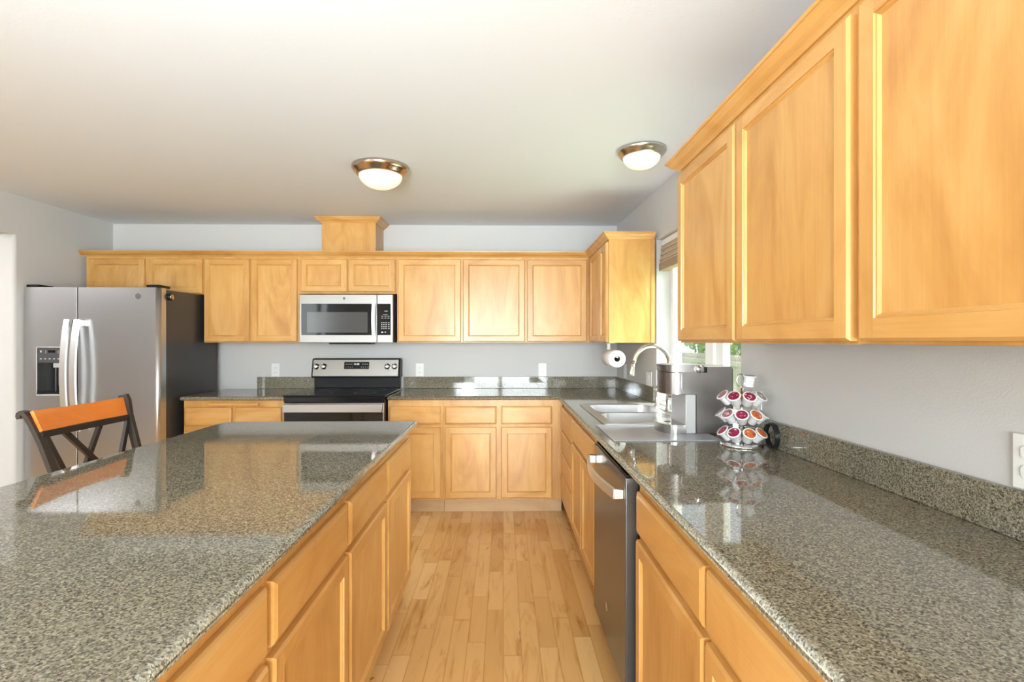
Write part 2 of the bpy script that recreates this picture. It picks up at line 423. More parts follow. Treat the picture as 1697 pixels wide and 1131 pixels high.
for a in ((-3.56, -1.25, 0, CZ), (1.1, 1.45, 0, CZ), (-1.25, 1.1, 2.25, CZ), (-1.25, 1.1, 0, .1)): mb.box(a[0], a[1], -3.3, -3.18, a[2], a[3])
struct('wall_front', mb, M_WALL, 'pale grey wall behind the viewer with wide windows', 'wall')

def window(name, label, M, s0, s1, z0, z1, n0, mulls, dep=.06):
    r = thing(name, label, 'window', tuple(M @ Vector(((s0 + s1) / 2, n0, z0)))); r['kind'] = 'structure'
    f = MB(); w = .05
    f.box(s0, s0 + w, n0, n0 + dep, z0, z1, .004, M=M); f.box(s1 - w, s1, n0, n0 + dep, z0, z1, .004, M=M)
    f.box(s0 + w, s1 - w, n0, n0 + dep, z0, z0 + w, .004, M=M); f.box(s0 + w, s1 - w, n0, n0 + dep, z1 - w, z1, .004, M=M)
    build('frame', f, M_WHITE, r)['kind'] = 'structure'
    edges = [s0 + w] + [x for q in mulls for x in q] + [s1 - w]
    for a, b in mulls:
        f = MB(); f.box(a, a + (b - a) * .55, n0 + .004, n0 + dep - .01, z0 + w, z1 - w, .004, M=M); f.box(a + (b - a) * .45, b, n0 + .02, n0 + dep, z0 + w, z1 - w, .004, M=M)
        build('mullion', f, M_WHITE, r)['kind'] = 'structure'
    for a, b in zip(edges[::2], edges[1::2]):
        f = MB(); f.box(a, b, n0 + dep * .5, n0 + dep * .5 + .005, z0 + w, z1 - w, M=M); build('pane', f, M_GLASS, r)['kind'] = 'structure'
    return r
w1 = window('window_1', 'white sliding window over the sink', RWM, s0, s1, wz0 + .012, wz1, .095, [(1.64, 1.83)])
mb = MB(); mb.box(s0 + .002, s1 - .002, .001, .15, wz0 - .0015, wz0 + .011, .003, M=RWM); build('sill', mb, M_WHITE, w1)['kind'] = 'structure'
FWM = Matrix(((1, 0, 0, 0), (0, -1, 0, -3.18), (0, 0, 1, 0), (0, 0, 0, 1)))
window('window_2', 'wide window in the wall behind the viewer', FWM, -1.25, 1.1, .1, 2.25, .04, [(-.12, -.02)])
LWM = Matrix(((0, -1, 0, XL), (1, 0, 0, 0), (0, 0, 1, 0), (0, 0, 0, 1)))
window('window_3', 'window in the wall beside the dining area', LWM, -2.65, -.35, .75, 2.15, .04, [(-1.55, -1.45)])

# outside the sink window
GZ = -.75
mb = MB(); mb.box(1.6, 16, -8, 26, GZ - .05, GZ); o = build('lawn', mb, M_LAWN); o['kind'] = 'stuff'; tag(o, 'green lawn outside the sink window', 'lawn')
FXX = 4.6
r = thing('garden_fence', 'weathered board fence outside the sink window', 'fence', (FXX, 13.0, GZ))
mb = MB(); y = 4.0
while y < 22:
    mb.box(FXX + random.uniform(0, .008), FXX + .02, y, y + .138, GZ + .02, 1.05 + random.uniform(-.006, .006)); y += .142
build('board_panel', mb, M_FENCE, r)
for za in (-.45, .84): mb = MB(); mb.box(FXX - .05, FXX - .0005, 4, 22, za, za + .09); build('rail', mb, M_FENCE, r)
for k in range(8): mb = MB(); mb.box(FXX + .021, FXX + .11, k * 2.4 + 4.3, k * 2.4 + 4.39, GZ, 1.12); build('post', mb, M_FENCE, r)
for k, (yy, xx, h, lab) in enumerate(((11.9, 6.6, 1.5, 'leafy tree just beyond the fence, seen through the near window pane'), (15.4, 6.9, 1.7, 'leafy tree beyond the fence, seen through the far window pane'), (19.0, 7.4, 2.3, 'tall leafy tree beyond the fence, farthest along it'))):
    r = thing('leafy_tree', lab, 'tree', (xx, yy, GZ))
    mb = MB(); mb.tube([(xx, yy, GZ + .03), (xx + .05, yy, .4), (xx, yy + .1, h)], [.12, .1, .05], 8); build('trunk', mb, M_FENCE, r)
    mb = MB()
    for q in range(1400):
        d = Vector((random.gauss(0, 1), random.gauss(0, 1), random.gauss(0, 1))).normalized() * (random.random() ** .4)
        p = Vector((xx + d.x * 1.3, yy + d.y * 1.6, h + d.z * 1.3)); a = Vector((random.uniform(-1, 1), random.uniform(-1, 1), random.uniform(-1, 1))).normalized() * .11
        b = a.cross(Vector((random.random(), random.random(), random.random() + .1))).normalized() * .06
        mb.face([p - a, p + b, p + a, p - b])
    build('foliage', mb, M_LEAF, r, recalc=False)

# ------------------------------------------------------------------ cabinet pieces
# side: 'S' faces -y, 'W' faces -x, 'E' faces +x ; pl = plane of the face frame, a = along the face
def mapper(side, pl):
    if side == 'S': return lambda a, n, z: (a, pl - n, z)
    if side == 'W': return lambda a, n, z: (pl - n, a, z)
    return lambda a, n, z: (pl + n, a, z)
def hmat(side): return WX if side == 'S' else WY
T = .020
def ring_faces(mb, P, a0, a1, z0, z1, i0, n0, i1, n1, corners=True):
    o = [(a0 + i0, z0 + i0), (a1 - i0, z0 + i0), (a1 - i0, z1 - i0), (a0 + i0, z1 - i0)]
    q = [(a0 + i1, z0 + i1), (a1 - i1, z0 + i1), (a1 - i1, z1 - i1), (a0 + i1, z1 - i1)]
    for k in range(4):
        j = (k + 1) % 4
        mb.face([P(o[k][0], n0, o[k][1]), P(o[j][0], n0, o[j][1]), P(q[j][0], n1, q[j][1]), P(q[k][0], n1, q[k][1])], 1 if k in (0, 2) else 0)
def door(parent, side, pl, a0, a1, z0, z1, name='door', w=.054):
    P = mapper(side, pl); mb = MB(); e = .006
    ring_faces(mb, P, a0, a1, z0, z1, 0, 0.0005, 0, T - e)
    ring_faces(mb, P, a0, a1, z0, z1, 0, T - e, e, T)
    w1, w2, w3 = w - .010, w - .005, w
    mb.face([P(a0 + e, T, z0 + e), P(a0 + w1, T, z0 + e), P(a0 + w1, T, z1 - e), P(a0 + e, T, z1 - e)], 0)
    mb.face([P(a1 - w1, T, z0 + e), P(a1 - e, T, z0 + e), P(a1 - e, T, z1 - e), P(a1 - w1, T, z1 - e)], 0)
    mb.face([P(a0 + w1, T, z0 + e), P(a1 - w1, T, z0 + e), P(a1 - w1, T, z0 + w1), P(a0 + w1, T, z0 + w1)], 1)
    mb.face([P(a0 + w1, T, z1 - w1), P(a1 - w1, T, z1 - w1), P(a1 - w1, T, z1 - e), P(a0 + w1, T, z1 - e)], 1)
    ring_faces(mb, P, a0, a1, z0, z1, w1, T, w1 + .0012, T - .004)
    ring_faces(mb, P, a0, a1, z0, z1, w1 + .0012, T - .004, w2, T - .0035)
    ring_faces(mb, P, a0, a1, z0, z1, w2, T - .0035, w3, T - .010)
    mb.face([P(a0, .0005, z0), P(a1, .0005, z0), P(a1, .0005, z1), P(a0, .0005, z1)], 0)
    bmesh.ops.remove_doubles(mb.bm, verts=mb.bm.verts[:], dist=1e-5)
    d = build(name, mb, [WZ, hmat(side)], parent)
    mb = MB(); p0, p1 = P(a0 + w - .004, .004, z0 + w - .004), P(a1 - w + .004, T - .0098, z1 - w + .004)
    mb.box(p0[0], p1[0], p0[1], p1[1], p0[2], p1[2]); build('panel', mb, WZ, d)
    return d
def drawer(parent, side, pl, a0, a1, z0, z1):
    P = mapper(side, pl); mb = MB()
    seq = [(0, .0005), (0, T - .009), (.004, T - .004), (.013, T)]
    for (i0, n0), (i1, n1) in zip(seq, seq[1:]): ring_faces(mb, P, a0, a1, z0, z1, i0, n0, i1, n1)
    i = .013
    mb.face([P(a0 + i, T, z0 + i), P(a1 - i, T, z0 + i), P(a1 - i, T, z1 - i), P(a0 + i, T, z1 - i)], 0)
    mb.face([P(a0, .0005, z0), P(a1, .0005, z0), P(a1, .0005, z1), P(a0, .0005, z1)], 0)
    bmesh.ops.remove_doubles(mb.bm, verts=mb.bm.verts[:], dist=1e-5)
    return build('drawer', mb, [hmat(side), hmat(side)], parent)
def cab(name, label, group, side, pl, depth, a0, a1, z0, z1, doors=(), drawers=(), toe=False, end=None):
    P = mapper(side, pl); c0 = P((a0 + a1) / 2, -depth / 2, z0 if not toe else 0)
    r = thing(name, label, 'cabinet', c0, group)
    p0, p1 = P(a0, 0, z0), P(a1, -depth, z1)
    mb = MB(); mb.box(p0[0], p1[0], p0[1], p1[1], p0[2], p1[2], .0008, 1); build('body', mb, WZ, r)
    if toe:
        q0, q1 = P(a0 + .001, -.075, 0.001), P(a1 - .001, -.095, z0 - .0005)
        mb = MB(); mb.box(q0[0], q1[0], q0[1], q1[1], q0[2], q1[2]); build('toe_kick', mb, M_TOE, r)
    for d in doors: door(r, side, pl, *d)
    for d in drawers: drawer(r, side, pl, *d)
    return r

# upper cabinets on the back wall
GU = 'upper cabinets on the range wall'
UY, UD, UB, UT = 4.20, .325, 1.327, 2.035
dz = (UB + .006, 2.012)
cab('upper_cabinet', 'short two-door maple cabinet above the fridge', GU, 'S', UY, UD, -3.405, -2.452, 1.722, UT, [(-3.372, -2.927, 1.729, 2.012), (-2.901, -2.460, 1.729, 2.012)])
cab('upper_cabinet', 'two-door maple upper cabinet between fridge and microwave', GU, 'S', UY, UD, -2.4515, -1.676, UB, UT, [(-2.445, -2.077, *dz), (-2.062, -1.690, *dz)])
cab('upper_cabinet', 'short two-door maple cabinet directly above the microwave', GU, 'S', UY, UD, -1.6755, -.8765, 1.728, UT, [(-1.659, -1.283, 1.742, 2.012), (-1.272, -.888, 1.742, 2.012)])
cab('upper_cabinet', 'two-door maple upper cabinet just past the microwave, over the long back counter', GU, 'S', UY, UD, -.876, .184, UB, UT, [(-.866, -.349, *dz), (-.333, .178, *dz)])
cab('upper_cabinet', 'single-door maple upper cabinet running into the inside corner', GU, 'S', UY, UD, .1845, .7165, UB, UT, [(.196, .692, *dz)])
GR = 'upper cabinets on the window wall'
c = cab('upper_cabinet', 'narrow maple corner cabinet with exposed sunlit end panel beside the window', GR, 'W', .717, .302, 3.43, 4.53 - .005, UB, UT, [(3.442, 3.66, *dz), (3.675, 4.08, *dz)])
mb = MB(); mb.box(1.004, 1.030, 3.424, 3.4295, UB, UT - .005, .001, 1); build('scribe_strip', mb, WZ, c)
cab('upper_cabinet', 'two-door maple upper cabinet hanging beside the sink window above the coffee maker', GR, 'W', .735, .335, 1.030, 2.085, UB + .005, UT + .01, [(1.566, 2.074, UB + .012, 2.018), (1.040, 1.549, UB + .012, 2.018)])
cab('upper_cabinet', 'large maple upper cabinet nearest the viewer on the window wall', GR, 'W', .735, .345, .30, 1.0295, UB + .005, UT + .01, [(.34, 1.012, UB + .012, 2.018)])

CROWN = [(0, 2.030), (.006, 2.030), (.009, 2.036), (.013, 2.041), (.016, 2.043), (.026, 2.050), (.034, 2.059), (.039, 2.066), (.043, 2.067), (.045, 2.075), (0, 2.075)]
mb = MB(); mb.sweep([(-3.438, UY), (.717, UY), (.717, 3.43), (1.026, 3.43)], CROWN)
tag(build('crown_molding', mb, WX), 'maple crown molding along the tops of the range wall cabinets', 'molding')
C2 = [(n * 1.15, z + .010) for n, z in CROWN]
mb = MB(); mb.sweep([(1.07, 2.085), (.735, 2.085), (.735, .30)][::-1] if False else [(.735, .30), (.735, 2.085), (1.07, 2.085)][::-1], C2)
tag(build('crown_molding', mb, WY), 'maple crown molding atop the cabinets over the coffee maker', 'molding')
# duct cover above the microwave
r = thing('duct_cover', 'boxed maple duct cover rising to the ceiling above the microwave', 'duct cover', (-1.29, 4.39, 2.076))
mb = MB(); mb.box(-1.512, -1.064, 4.25, 4.525, 2.076, CZ - .002, .001, 1); build('body', mb, WZ, r)
mb = MB(); mb.sweep([(-1.512, 4.525), (-1.512, 4.25), (-1.064, 4.25), (-1.064, 4.525)], [(n * 1.1, CZ - .003 - (2.075 - z)) for n, z in CROWN]); build('crown', mb, WX, r)

# base cabinets
BT, BB = .886, .118
DR, DD = (.700, .838), (BB + .014, .678)
GB = 'base cabinets along the range wall'
FB = 3.905
c = cab('base_cabinet', 'maple base cabinet between fridge and range with pull-out cutting board', GB, 'S', FB, .615, -2.432, -1.672, BB, BT,
    [(-2.424, -2.066, .132, .655), (-2.043, -1.690, .132, .655)], [(-2.424, -2.066, .690, .833), (-2.043, -1.690, .690, .833)], True)
mb = MB(); mb.box(-2.238, -1.862, FB - .022, FB + .3, .846, .866, .004); build('cutting_board', mb, WX, c)
cab('base_cabinet', 'single-door maple base cabinet right beside the range, one drawer on top', GB, 'S', FB, .615, -.884, -.462, BB, BT, [(-.874, -.480, *DD)], [(-.874, -.480, *DR)], True)
cab('base_cabinet', 'two-door maple base cabinet ending at the inside corner, two drawers on top', GB, 'S', FB, .615, -.4615, .459, BB, BT,
    [(-.448, -.052, *DD), (-.016, .375, *DD)], [(-.448, -.052, *DR), (-.016, .375, *DR)], True)
GW = 'base cabinets along the window wall'
FW = .460
cab('base_cabinet', 'maple base cabinet with a stack of four drawers in the inside corner', GW, 'W', FW, .55, 3.300, 3.884, BB, BT, [],
    [(3.325, 3.874, .665, .838), (3.325, 3.874, .500, .652), (3.325, 3.874, .340, .487), (3.325, 3.874, BB + .012, .327)], True)
# the sink base is built as panels so the bowls hang inside it
r = thing('base_cabinet', 'two-door maple sink base cabinet with a false drawer front', 'cabinet', (.7, 2.87, 0), GW)
mb = MB(); mb.box(FW, FW + .02, 2.452, 3.2995, BB, BT); build('body', mb, WZ, r)
mb = MB(); mb.box(FW, 1.0, 2.452, 2.470, BB, BT); mb.box(FW, 1.0, 3.2905, 3.2995, BB, BT); mb.box(FW + .02, 1.0, 2.470, 3.2905, BB, BB + .018); build('side_panel', mb, WZ, r)
mb = MB(); mb.box(FW + .075, FW + .095, 2.453, 3.299, .001, BB - .0005); build('toe_kick', mb, M_TOE, r)
door(r, 'W', FW, 2.885, 3.285, *DD); door(r, 'W', FW, 2.474, 2.868, *DD); drawer(r, 'W', FW, 2.474, 3.285, *DR)
cab('base_cabinet', 'one-door maple base cabinet just in front of the dishwasher', GW, 'W', FW, .57, 1.112, 1.700, BB, BT, [(1.120, 1.682, *DD)], [(1.120, 1.682, *DR)], True)
cab('base_cabinet', 'maple base cabinet nearest the viewer under the window wall counter', GW, 'W', FW, .58, .35, 1.1115, BB, BT, [(.74, 1.104, *DD), (.36, .725, *DD)], [(.36, 1.104, *DR)], True)
GI = 'island cabinets facing the aisle'
FI = -.495
for a0, a1, lab in ((2.098, 2.630, 'island cabinet with drawer and door at the end closest to the range'), (1.580, 2.0975, 'island cabinet with drawer and door, second from the end closest to the range'),
                    (1.053, 1.5795, 'island cabinet with drawer and door, third from the end closest to the range'), (.45, 1.0525, 'island cabinet with drawer and door nearest the viewer')):
    cab('island_cabinet', lab, GI, 'E', FI, .60, a0, a1, BB, BT, [(a0 + .012, a1 - .012, *DD)], [(a0 + .012, a1 - .012, *DR)], True)

# countertops
CT, CB = .917, .887
yf = 3.872
def rr_rect(x0, x1, y0, y1, r, n=6):
    out = []
    for cx, cy, a0 in ((x1 - r, y1 - r, 0), (x0 + r, y1 - r, 90), (x0 + r, y0 + r, 180), (x1 - r, y0 + r, 270)):
        for k in range(n + 1):
            a = math.radians(a0 + 90 * k / n); out.append((cx + r * math.cos(a), cy + r * math.sin(a)))
    return out
hole = [(.535, 2.56), (.985, 2.56), (.985, 3.296), (.535, 3.296)]
mb = MB()
mb.prism([(-.884, yf), (.420, yf), (.420, .25), (XW(.25) - .002, .25), (XW(4.528) - .002, 4.528), (-.884, 4.528)], CB, CT, [hole], .012, 3)
tag(build('countertop', mb, M_GRAN), 'L-shaped granite countertop holding the sink and coffee maker', 'countertop')
mb = MB(); mb.box(-2.449, -1.660, yf, 4.528, CB, CT, .012, 3); tag(build('countertop', mb, M_GRAN), 'short granite countertop between fridge and range', 'countertop')
mb = MB()
mb.prism([(-1.462, .2), (-.452, .2), (-.452, 2.69), (-1.415, 2.69), (-1.462, 2.64)], CB, CT, (), .013, 4)
tag(build('countertop', mb, M_GRAN), 'large granite island countertop in the foreground beside the stool', 'countertop')
BSH = CT + .104
mb = MB(); mb.box(-.884, XW(4.51) - .002, 4.510, 4.5295, CT + .0005, BSH, .002); tag(build('backsplash', mb, M_GRAN), 'low granite backsplash between range and corner', 'backsplash')
mb = MB(); mb.box(-2.172, -1.660, 4.510, 4.5295, CT + .0005, BSH, .002); tag(build('backsplash', mb, M_GRAN), 'short granite backsplash between fridge and range', 'backsplash')
mb = MB(); mb.box(.021, s0 - .012, -.019, -.0005, CT + .0005, BSH, .002, M=RWM); tag(build('backsplash', mb, M_GRAN), 'granite backsplash between the inside corner and the window', 'backsplash')
mb = MB(); mb.box(s1 + .01, 4.2, -.019, -.0005, CT + .0005, BSH, .002, M=RWM); tag(build('backsplash', mb, M_GRAN), 'long granite backsplash behind the pod carousel toward the viewer', 'backsplash')

# ------------------------------------------------------------------ sink and faucet
r = thing('kitchen_sink', 'double-bowl stainless sink under the window', 'sink', (.77, 2.945, CT))
sx0, sx1, sy0, sy1 = .505, 1.012, 2.53, 3.36
h1, h2 = rr_rect(.552, .935, 2.948, 3.288, .06), rr_rect(.552, .935, 2.575, 2.912, .06)
mb = MB(); mb.prism(rr_rect(sx0, sx1, sy0, sy1, .025, 4), CT + .0005, CT + .007, [h1, h2], .003, 2); build('rim', mb, M_SINK, r)
for hx, cy in ((h1, 3.118), (h2, 2.7435)):
    mb = MB(); rings = []
    for k, z in ((1.0, CT + .004), (.985, CT - .02), (.95, CT - .15), (.90, CT - .175), (.80, CT - .185)):
        rings.append([mb.bm.verts.new((.7435 + (p[0] - .7435) * k, cy + (p[1] - cy) * k, z)) for p in hx])
    n = len(hx)
    for a, b in zip(rings, rings[1:]):
        for i in range(n):
            f = mb.bm.faces.new((a[i], a[(i + 1) % n], b[(i + 1) % n], b[i])); f.smooth = True
    mb.bm.faces.new(rings[-1]); b_ = build('bowl', mb, M_SINK, r, recalc=True)
    mb = MB(); mb.lathe([(.0, .001), (.03, .001), (.042, .004), (.044, .0)], (.7435, cy, CT - .185), 20); build('drain', mb, M_CHROME, b_)
fx, fy = .985, 2.985
r = thing('kitchen_faucet', 'chrome gooseneck faucet behind the sink', 'faucet', (fx, fy, CT + .007))
mb = MB(); mb.prism(rr_rect(fx - .028, fx + .028, fy - .13, fy + .13, .027, 6), CT + .0072, CT + .013, (), .002, 2); build('deck_plate', mb, M_CHROME, r)
mb = MB(); mb.lathe([(.0, 0), (.027, 0), (.027, .008), (.023, .018), (.021, .09), (.023, .10), (.019, .118), (.013, .125), (0, .125)], (fx, fy, CT + .013), 24); build('body', mb, M_CHROME, r)
mb = MB(); R = .106; cz = 1.206
pts = [(fx, fy, CT + .13), (fx, fy, 1.1)] + [(fx - R + R * math.cos(a), fy, cz + R * math.sin(a)) for a in [math.radians(t) for t in range(0, 166, 11)]]
pts.append((pts[-1][0] - .010, fy, pts[-1][2] - .03))
mb.tube(pts, .0132, 14); build('gooseneck', mb, M_NICKEL, r)
e = Vector(pts[-1]); d = Vector((-.16, 0, -1)).normalized()
mb = MB(); mb.tube([e, e + d * .02, e + d * .06, e + d * .07], [.0125, .0145, .019, .017], 16); build('spray_head', mb, M_NICKEL, r)
mb = MB(); mb.tube([(fx, fy, CT + .10), (fx - .01, fy - .045, CT + .105), (fx - .012, fy - .055, CT + .106)], [.012, .014, .016], 12)
mb.tube([(fx - .012, fy - .055, CT + .106), (fx - .03, fy - .075, CT + .15)], [.007, .005], 8); build('lever_handle', mb, M_CHROME, r)
px_, py_ = .972, 3.19
r = thing('soap_dispenser', 'slim chrome soap dispenser between the faucet and the far corner', 'soap dispenser', (px_, py_, CT + .007))
mb = MB(); mb.lathe([(0, 0), (.019, 0), (.019, .006), (.012, .014), (.0115, .095), (.014, .10), (.013, .118), (.006, .122), (0, .122)], (px_, py_, CT + .0072), 18); build('body', mb, M_NICKEL, r)
mb = MB(); mb.tube([(px_, py_, CT + .124), (px_ + .0, py_ - .0, CT + .134), (px_ - .0, py_ - .05, CT + .134), (px_, py_ - .068, CT + .122), (px_, py_ - .072, CT + .108)], .006, 10); build('spout', mb, M_NICKEL, r)

# window shade
r = thing('window_shade', 'tan fabric shade drawn up at the top of the sink window', 'shade', tuple(RW(1.67, .05, 1.81)))
mb = MB(); mb.box(s0 + .006, s1 - .006, .03, .075, 1.985, 2.026, .003, M=RWM); build('headrail', mb, M_WHITE, r)
mb = MB()
for k in range(7):
    z = 1.984 - k * .017; mb.box(s0 + .012, s1 - .012, .03 - (k % 2) * .004 - k * .002, .07 + (k % 2) * .004, z - .0168, z, .005, M=RWM)
build('fabric', mb, M_FABRIC, r)
mb = MB(); mb.box(s0 + .010, s1 - .010, .012, .07, 1.815, 1.8645, .004, M=RWM); build('bottom_rail', mb, M_FABRIC2, r)

# ------------------------------------------------------------------ dishwasher
DX, dy0, dy1 = .420, 1.737, 2.336
r = thing('dishwasher', 'dark stainless dishwasher with curved bar handle', 'dishwasher', (.7, 2.03, 0))
mb = MB(); mb.box(.475, 1.0, 1.708, 2.446, .02, .884); build('body', mb, M_BLACK, r)
mb = MB(); mb.box(DX, .468, dy0, dy1, .115, .866, .004, 3); d = build('door', mb, M_SLATE, r)
mb = MB(); mb.box(DX + .008, .472, dy0 + .004, dy1 - .004, .8665, .874, .001); build('control_strip', mb, M_BLACKGLASS, d)
mb = MB()
for k in range(9): mb.box(DX + .02, DX + .03, dy0 + .08 + k * .05, dy0 + .09 + k * .05, .874, .8744)
build('control_lettering', mb, M_CHARCOAL, d)
mb = MB(); hp = []
for k in range(13):
    t = k / 12; hp.append((DX - .030 - .030 * math.sin(PI * t), dy0 + .025 + (dy1 - dy0 - .05) * t, .804))
mb.tube(hp, .01, sq=(.017, .006)); h = build('handle', mb, M_HANDLE, r, label='curved stainless bar handle')
for y in (dy0 + .035, dy1 - .035): mb = MB(); mb.box(DX - .034, DX - .0005, y - .014, y + .014, .787, .821, .002); build('bracket', mb, M_CHROME, h)
mb = MB(); mb.lathe([(.0, 0), (.013, 0), (.015, -.002), (.0165, 0)], (DX - .0004, 2.05, .26), 24, 'X'); build('emblem', mb, M_CHROME, r)
mb = MB(); mb.box(.50, .52, 1.710, 2.444, .001, .112); build('toe_kick', mb, M_BLACK, r)

# ------------------------------------------------------------------ range
rx0, rx1 = -1.653, -.892
r = thing('electric_range', 'stainless electric range with black glass cooktop', 'range', ((rx0 + rx1) / 2, 4.15, 0))
mb = MB(); mb.box(rx0 + .004, rx1 - .004, 3.862, 4.505, .03, .905); build('body', mb, M_BLACKSIDE, r)
mb = MB(); mb.box(rx0 - .006, rx1 + .006, 3.835, 4.46, .919, .931, .004, 2); mb.box(rx0 + .002, rx1 - .002, 3.838, 3.9, .875, .9185, .004, 2); ck = build('cooktop', mb, M_BLACKGLASS, r)
for cx, cy, q in ((-1.45, 4.02, .10), (-1.09, 4.02, .085), (-1.45, 4.28, .075), (-1.09, 4.28, .10)): mb = MB(); mb.lathe([(q, .0), (q, .0004), (q - .003, .0004), (q - .003, 0)], (cx, cy, .931), 40); build('burner_ring', mb, M_CHARCOAL, ck)
mb = MB(); mb.box(rx0 + .006, rx1 - .006, 3.828, 3.862, .25, .872, .004, 2); dr = build('oven_door', mb, M_STEEL2, r)
mb = MB(); mb.box(rx0 + .012, rx1 - .012, 3.822, 3.8275, .30, .800, .002); build('door_glass', mb, M_BLACKGLASS, dr)
mb = MB(); mb.box(rx0 + .01, rx1 - .01, 3.790, 3.802, .806, .868, .004, 2); mb.box(rx0 + .012, rx0 + .05, 3.802, 3.8275, .815, .86); mb.box(rx1 - .05, rx1 - .012, 3.802, 3.8275, .815, .86); build('door_handle', mb, M_STEEL2, dr)
mb = MB(); mb.box(rx0 + .008, rx1 - .008, 3.83, 3.862, .06, .24, .003); build('storage_drawer', mb, M_STEEL2, r)
# backguard: sloping panel
def slope_box(mb, x0, x1, yb, z0, z1, yf0, yf1, bev=.004):
    vs = [(x0, yf0, z0), (x1, yf0, z0), (x1, yb, z0), (x0, yb, z0), (x0, yf1, z1), (x1, yf1, z1), (x1, yb, z1), (x0, yb, z1)]
    v = [mb.bm.verts.new(p) for p in vs]
    fs = [mb.bm.faces.new([v[i] for i in q]) for q in ((0, 1, 2, 3), (7, 6, 5, 4), (0, 4, 5, 1), (1, 5, 6, 2), (2, 6, 7, 3), (3, 7, 4, 0))]
    bmesh.ops.recalc_face_normals(mb.bm, faces=fs)
    if bev: bmesh.ops.bevel(mb.bm, geom=list({e for f in fs for e in f.edges}), offset=bev, segments=2, profile=.5, affect='EDGES')
mb = MB(); slope_box(mb, rx0, rx1, 4.505, 1.022, 1.188, 4.380, 4.415, .010); mb.box(rx0 + .012, rx1 - .012, 4.43, 4.505, .9315, 1.03, .003); bg = build('backguard', mb, M_BLACK, r)
mb = MB(); slope_box(mb, rx0 + .014, rx1 - .014, 4.42, 1.036, 1.178, 4.3788, 4.4085, .002); build('control_panel', mb, M_STEEL2, bg)
def onpanel(z, n): # a point on the sloped panel face, n in front
    return 4.3788 + (z - 1.036) / .142 * .0297 - n
SLR = math.atan(.0297 / .142)
mb = MB(); slope_box(mb, -1.372, -1.158, onpanel(1.1, 0) + .01, 1.098, 1.158, onpanel(1.098, .003), onpanel(1.158, .003), .002); ds = build('display', mb, M_BLACKGLASS, bg)
mb = MB()
for q in range(4):
    for zz in (1.113, 1.137):
        for x in (-1.358 + q * .018, -1.226 + q * .018) if zz < 1.12 else (-1.358 + q * .016, -1.218 + q * .014): mb.box(x, x + .008, onpanel(zz, .0038), onpanel(zz, .003), zz, zz + .0035)
build('control_lettering', mb, M_MARK, ds)
text('clock_digits', '10:38', .022, (-1.266, onpanel(1.139, .0042), 1.139), (PI / 2 - SLR, 0, 0), M_LED, ds)
for i, kx in enumerate((-1.609, -1.545, -1.000, -.938)):
    K = Matrix.Rotation(PI / 2 - SLR, 3, 'X')
    mb = MB(); mb.lathe([(.0, -.002), (.026, -.002), (.026, .006), (.021, .009), (.019, .026), (.016, .029), (0, .029)], (kx, onpanel(1.118, 0), 1.118), 24, M=K)
    mb.box(-.0035, .0035, -.018, .018, .029, .036, .001, M=Matrix.Translation((kx, onpanel(1.118, 0), 1.118)) @ K.to_4x4()); build('knob', mb, M_CHROME, bg)

# ------------------------------------------------------------------ microwave
mx0, mx1, mz0, mz1, MY = -1.645, -.892, 1.325, 1.7175, 4.115
r = thing('microwave', 'stainless over-range microwave with black glass door', 'microwave', (-1.27, 4.3, mz0))
mb = MB(); mb.box(mx0 + .003, mx1 - .003, MY + .022, 4.505, mz0 + .002, mz1, .002); build('body', mb, M_CHARCOAL, r)
mb = MB(); xd = -1.021
mb.box(mx0, xd, MY, MY + .0215, mz0, mz1 - .002, .004, 2); d = build('door', mb, M_STEEL2, r)
mb = MB(); mb.box(mx0 + .018, -1.048, MY - .003, MY - .0003, mz0 + .062, mz1 - .078, .003, 2); g = build('door_glass', mb, M_BLACKGLASS, d)
mb = MB(); mb.box(mx0 + .065, -1.095, MY - .0042, MY - .0032, mz0 + .082, mz1 - .145); build('viewing_window', mb, M_WINWIN, g)
mb = MB(); hp = [( -1.042, MY - .020 - .016 * math.sin(PI * k / 10), mz0 + .064 + .252 * k / 10) for k in range(11)]; mb.tube(hp, .01, sq=(.006, .013)); h = build('handle', mb, M_HANDLE, d)
for z in (mz0 + .075, mz0 + .305): mb = MB(); mb.box(-1.052, -1.032, MY - .024, MY - .0005, z - .012, z + .012, .002); build('bracket', mb, M_CHROME, h)
mb = MB(); mb.box(xd + .001, mx1, MY, MY + .0215, mz0, mz1 - .002, .004, 2); cp = build('control_face', mb, M_STEEL2, r)
mb = MB(); mb.box(-1.016, -.910, MY - .003, MY - .0003, mz0 + .062, mz1 - .078, .003, 2); kp = build('control_panel', mb, M_BLACKGLASS, cp)
mb = MB()
for rr in range(4):
    for q in range(3): mb.box(-.985 + q * .017, -.977 + q * .017, MY - .0036, MY - .003, mz0 + .112 + rr * .0155, mz0 + .119 + rr * .0155)
    mb.box(-.932, -.918, MY - .0036, MY - .003, mz0 + .113 + rr * .0155, mz0 + .117 + rr * .0155)
for rr in range(2):
    for q in range(3): mb.box(-.985 + q * .025, -.969 + q * .025, MY - .0036, MY - .003, mz0 + .198 + rr * .015, mz0 + .2015 + rr * .015)
mb.box(-.972, -.934, MY - .0036, MY - .003, mz0 + .226, mz0 + .229); mb.box(-.985, -.97, MY - .0036, MY - .003, mz0 + .08, mz0 + .09); mb.box(-.957, -.948, MY - .0036, MY - .003, mz0 + .082, mz0 + .09)
build('keypad', mb, M_MARK, kp)
text('clock_digits', '10:38', .012, (-.948, MY - .0036, mz0 + .255), (PI / 2, 0, 0), M_LED, kp)
mb = MB(); mb.lathe([(0, 0), (.0085, 0), (.0095, -.0006), (.0105, 0)], (-1.285, MY - .0002, mz1 - .034), 20, 'Y'); build('emblem', mb, M_DARKMARK, d)
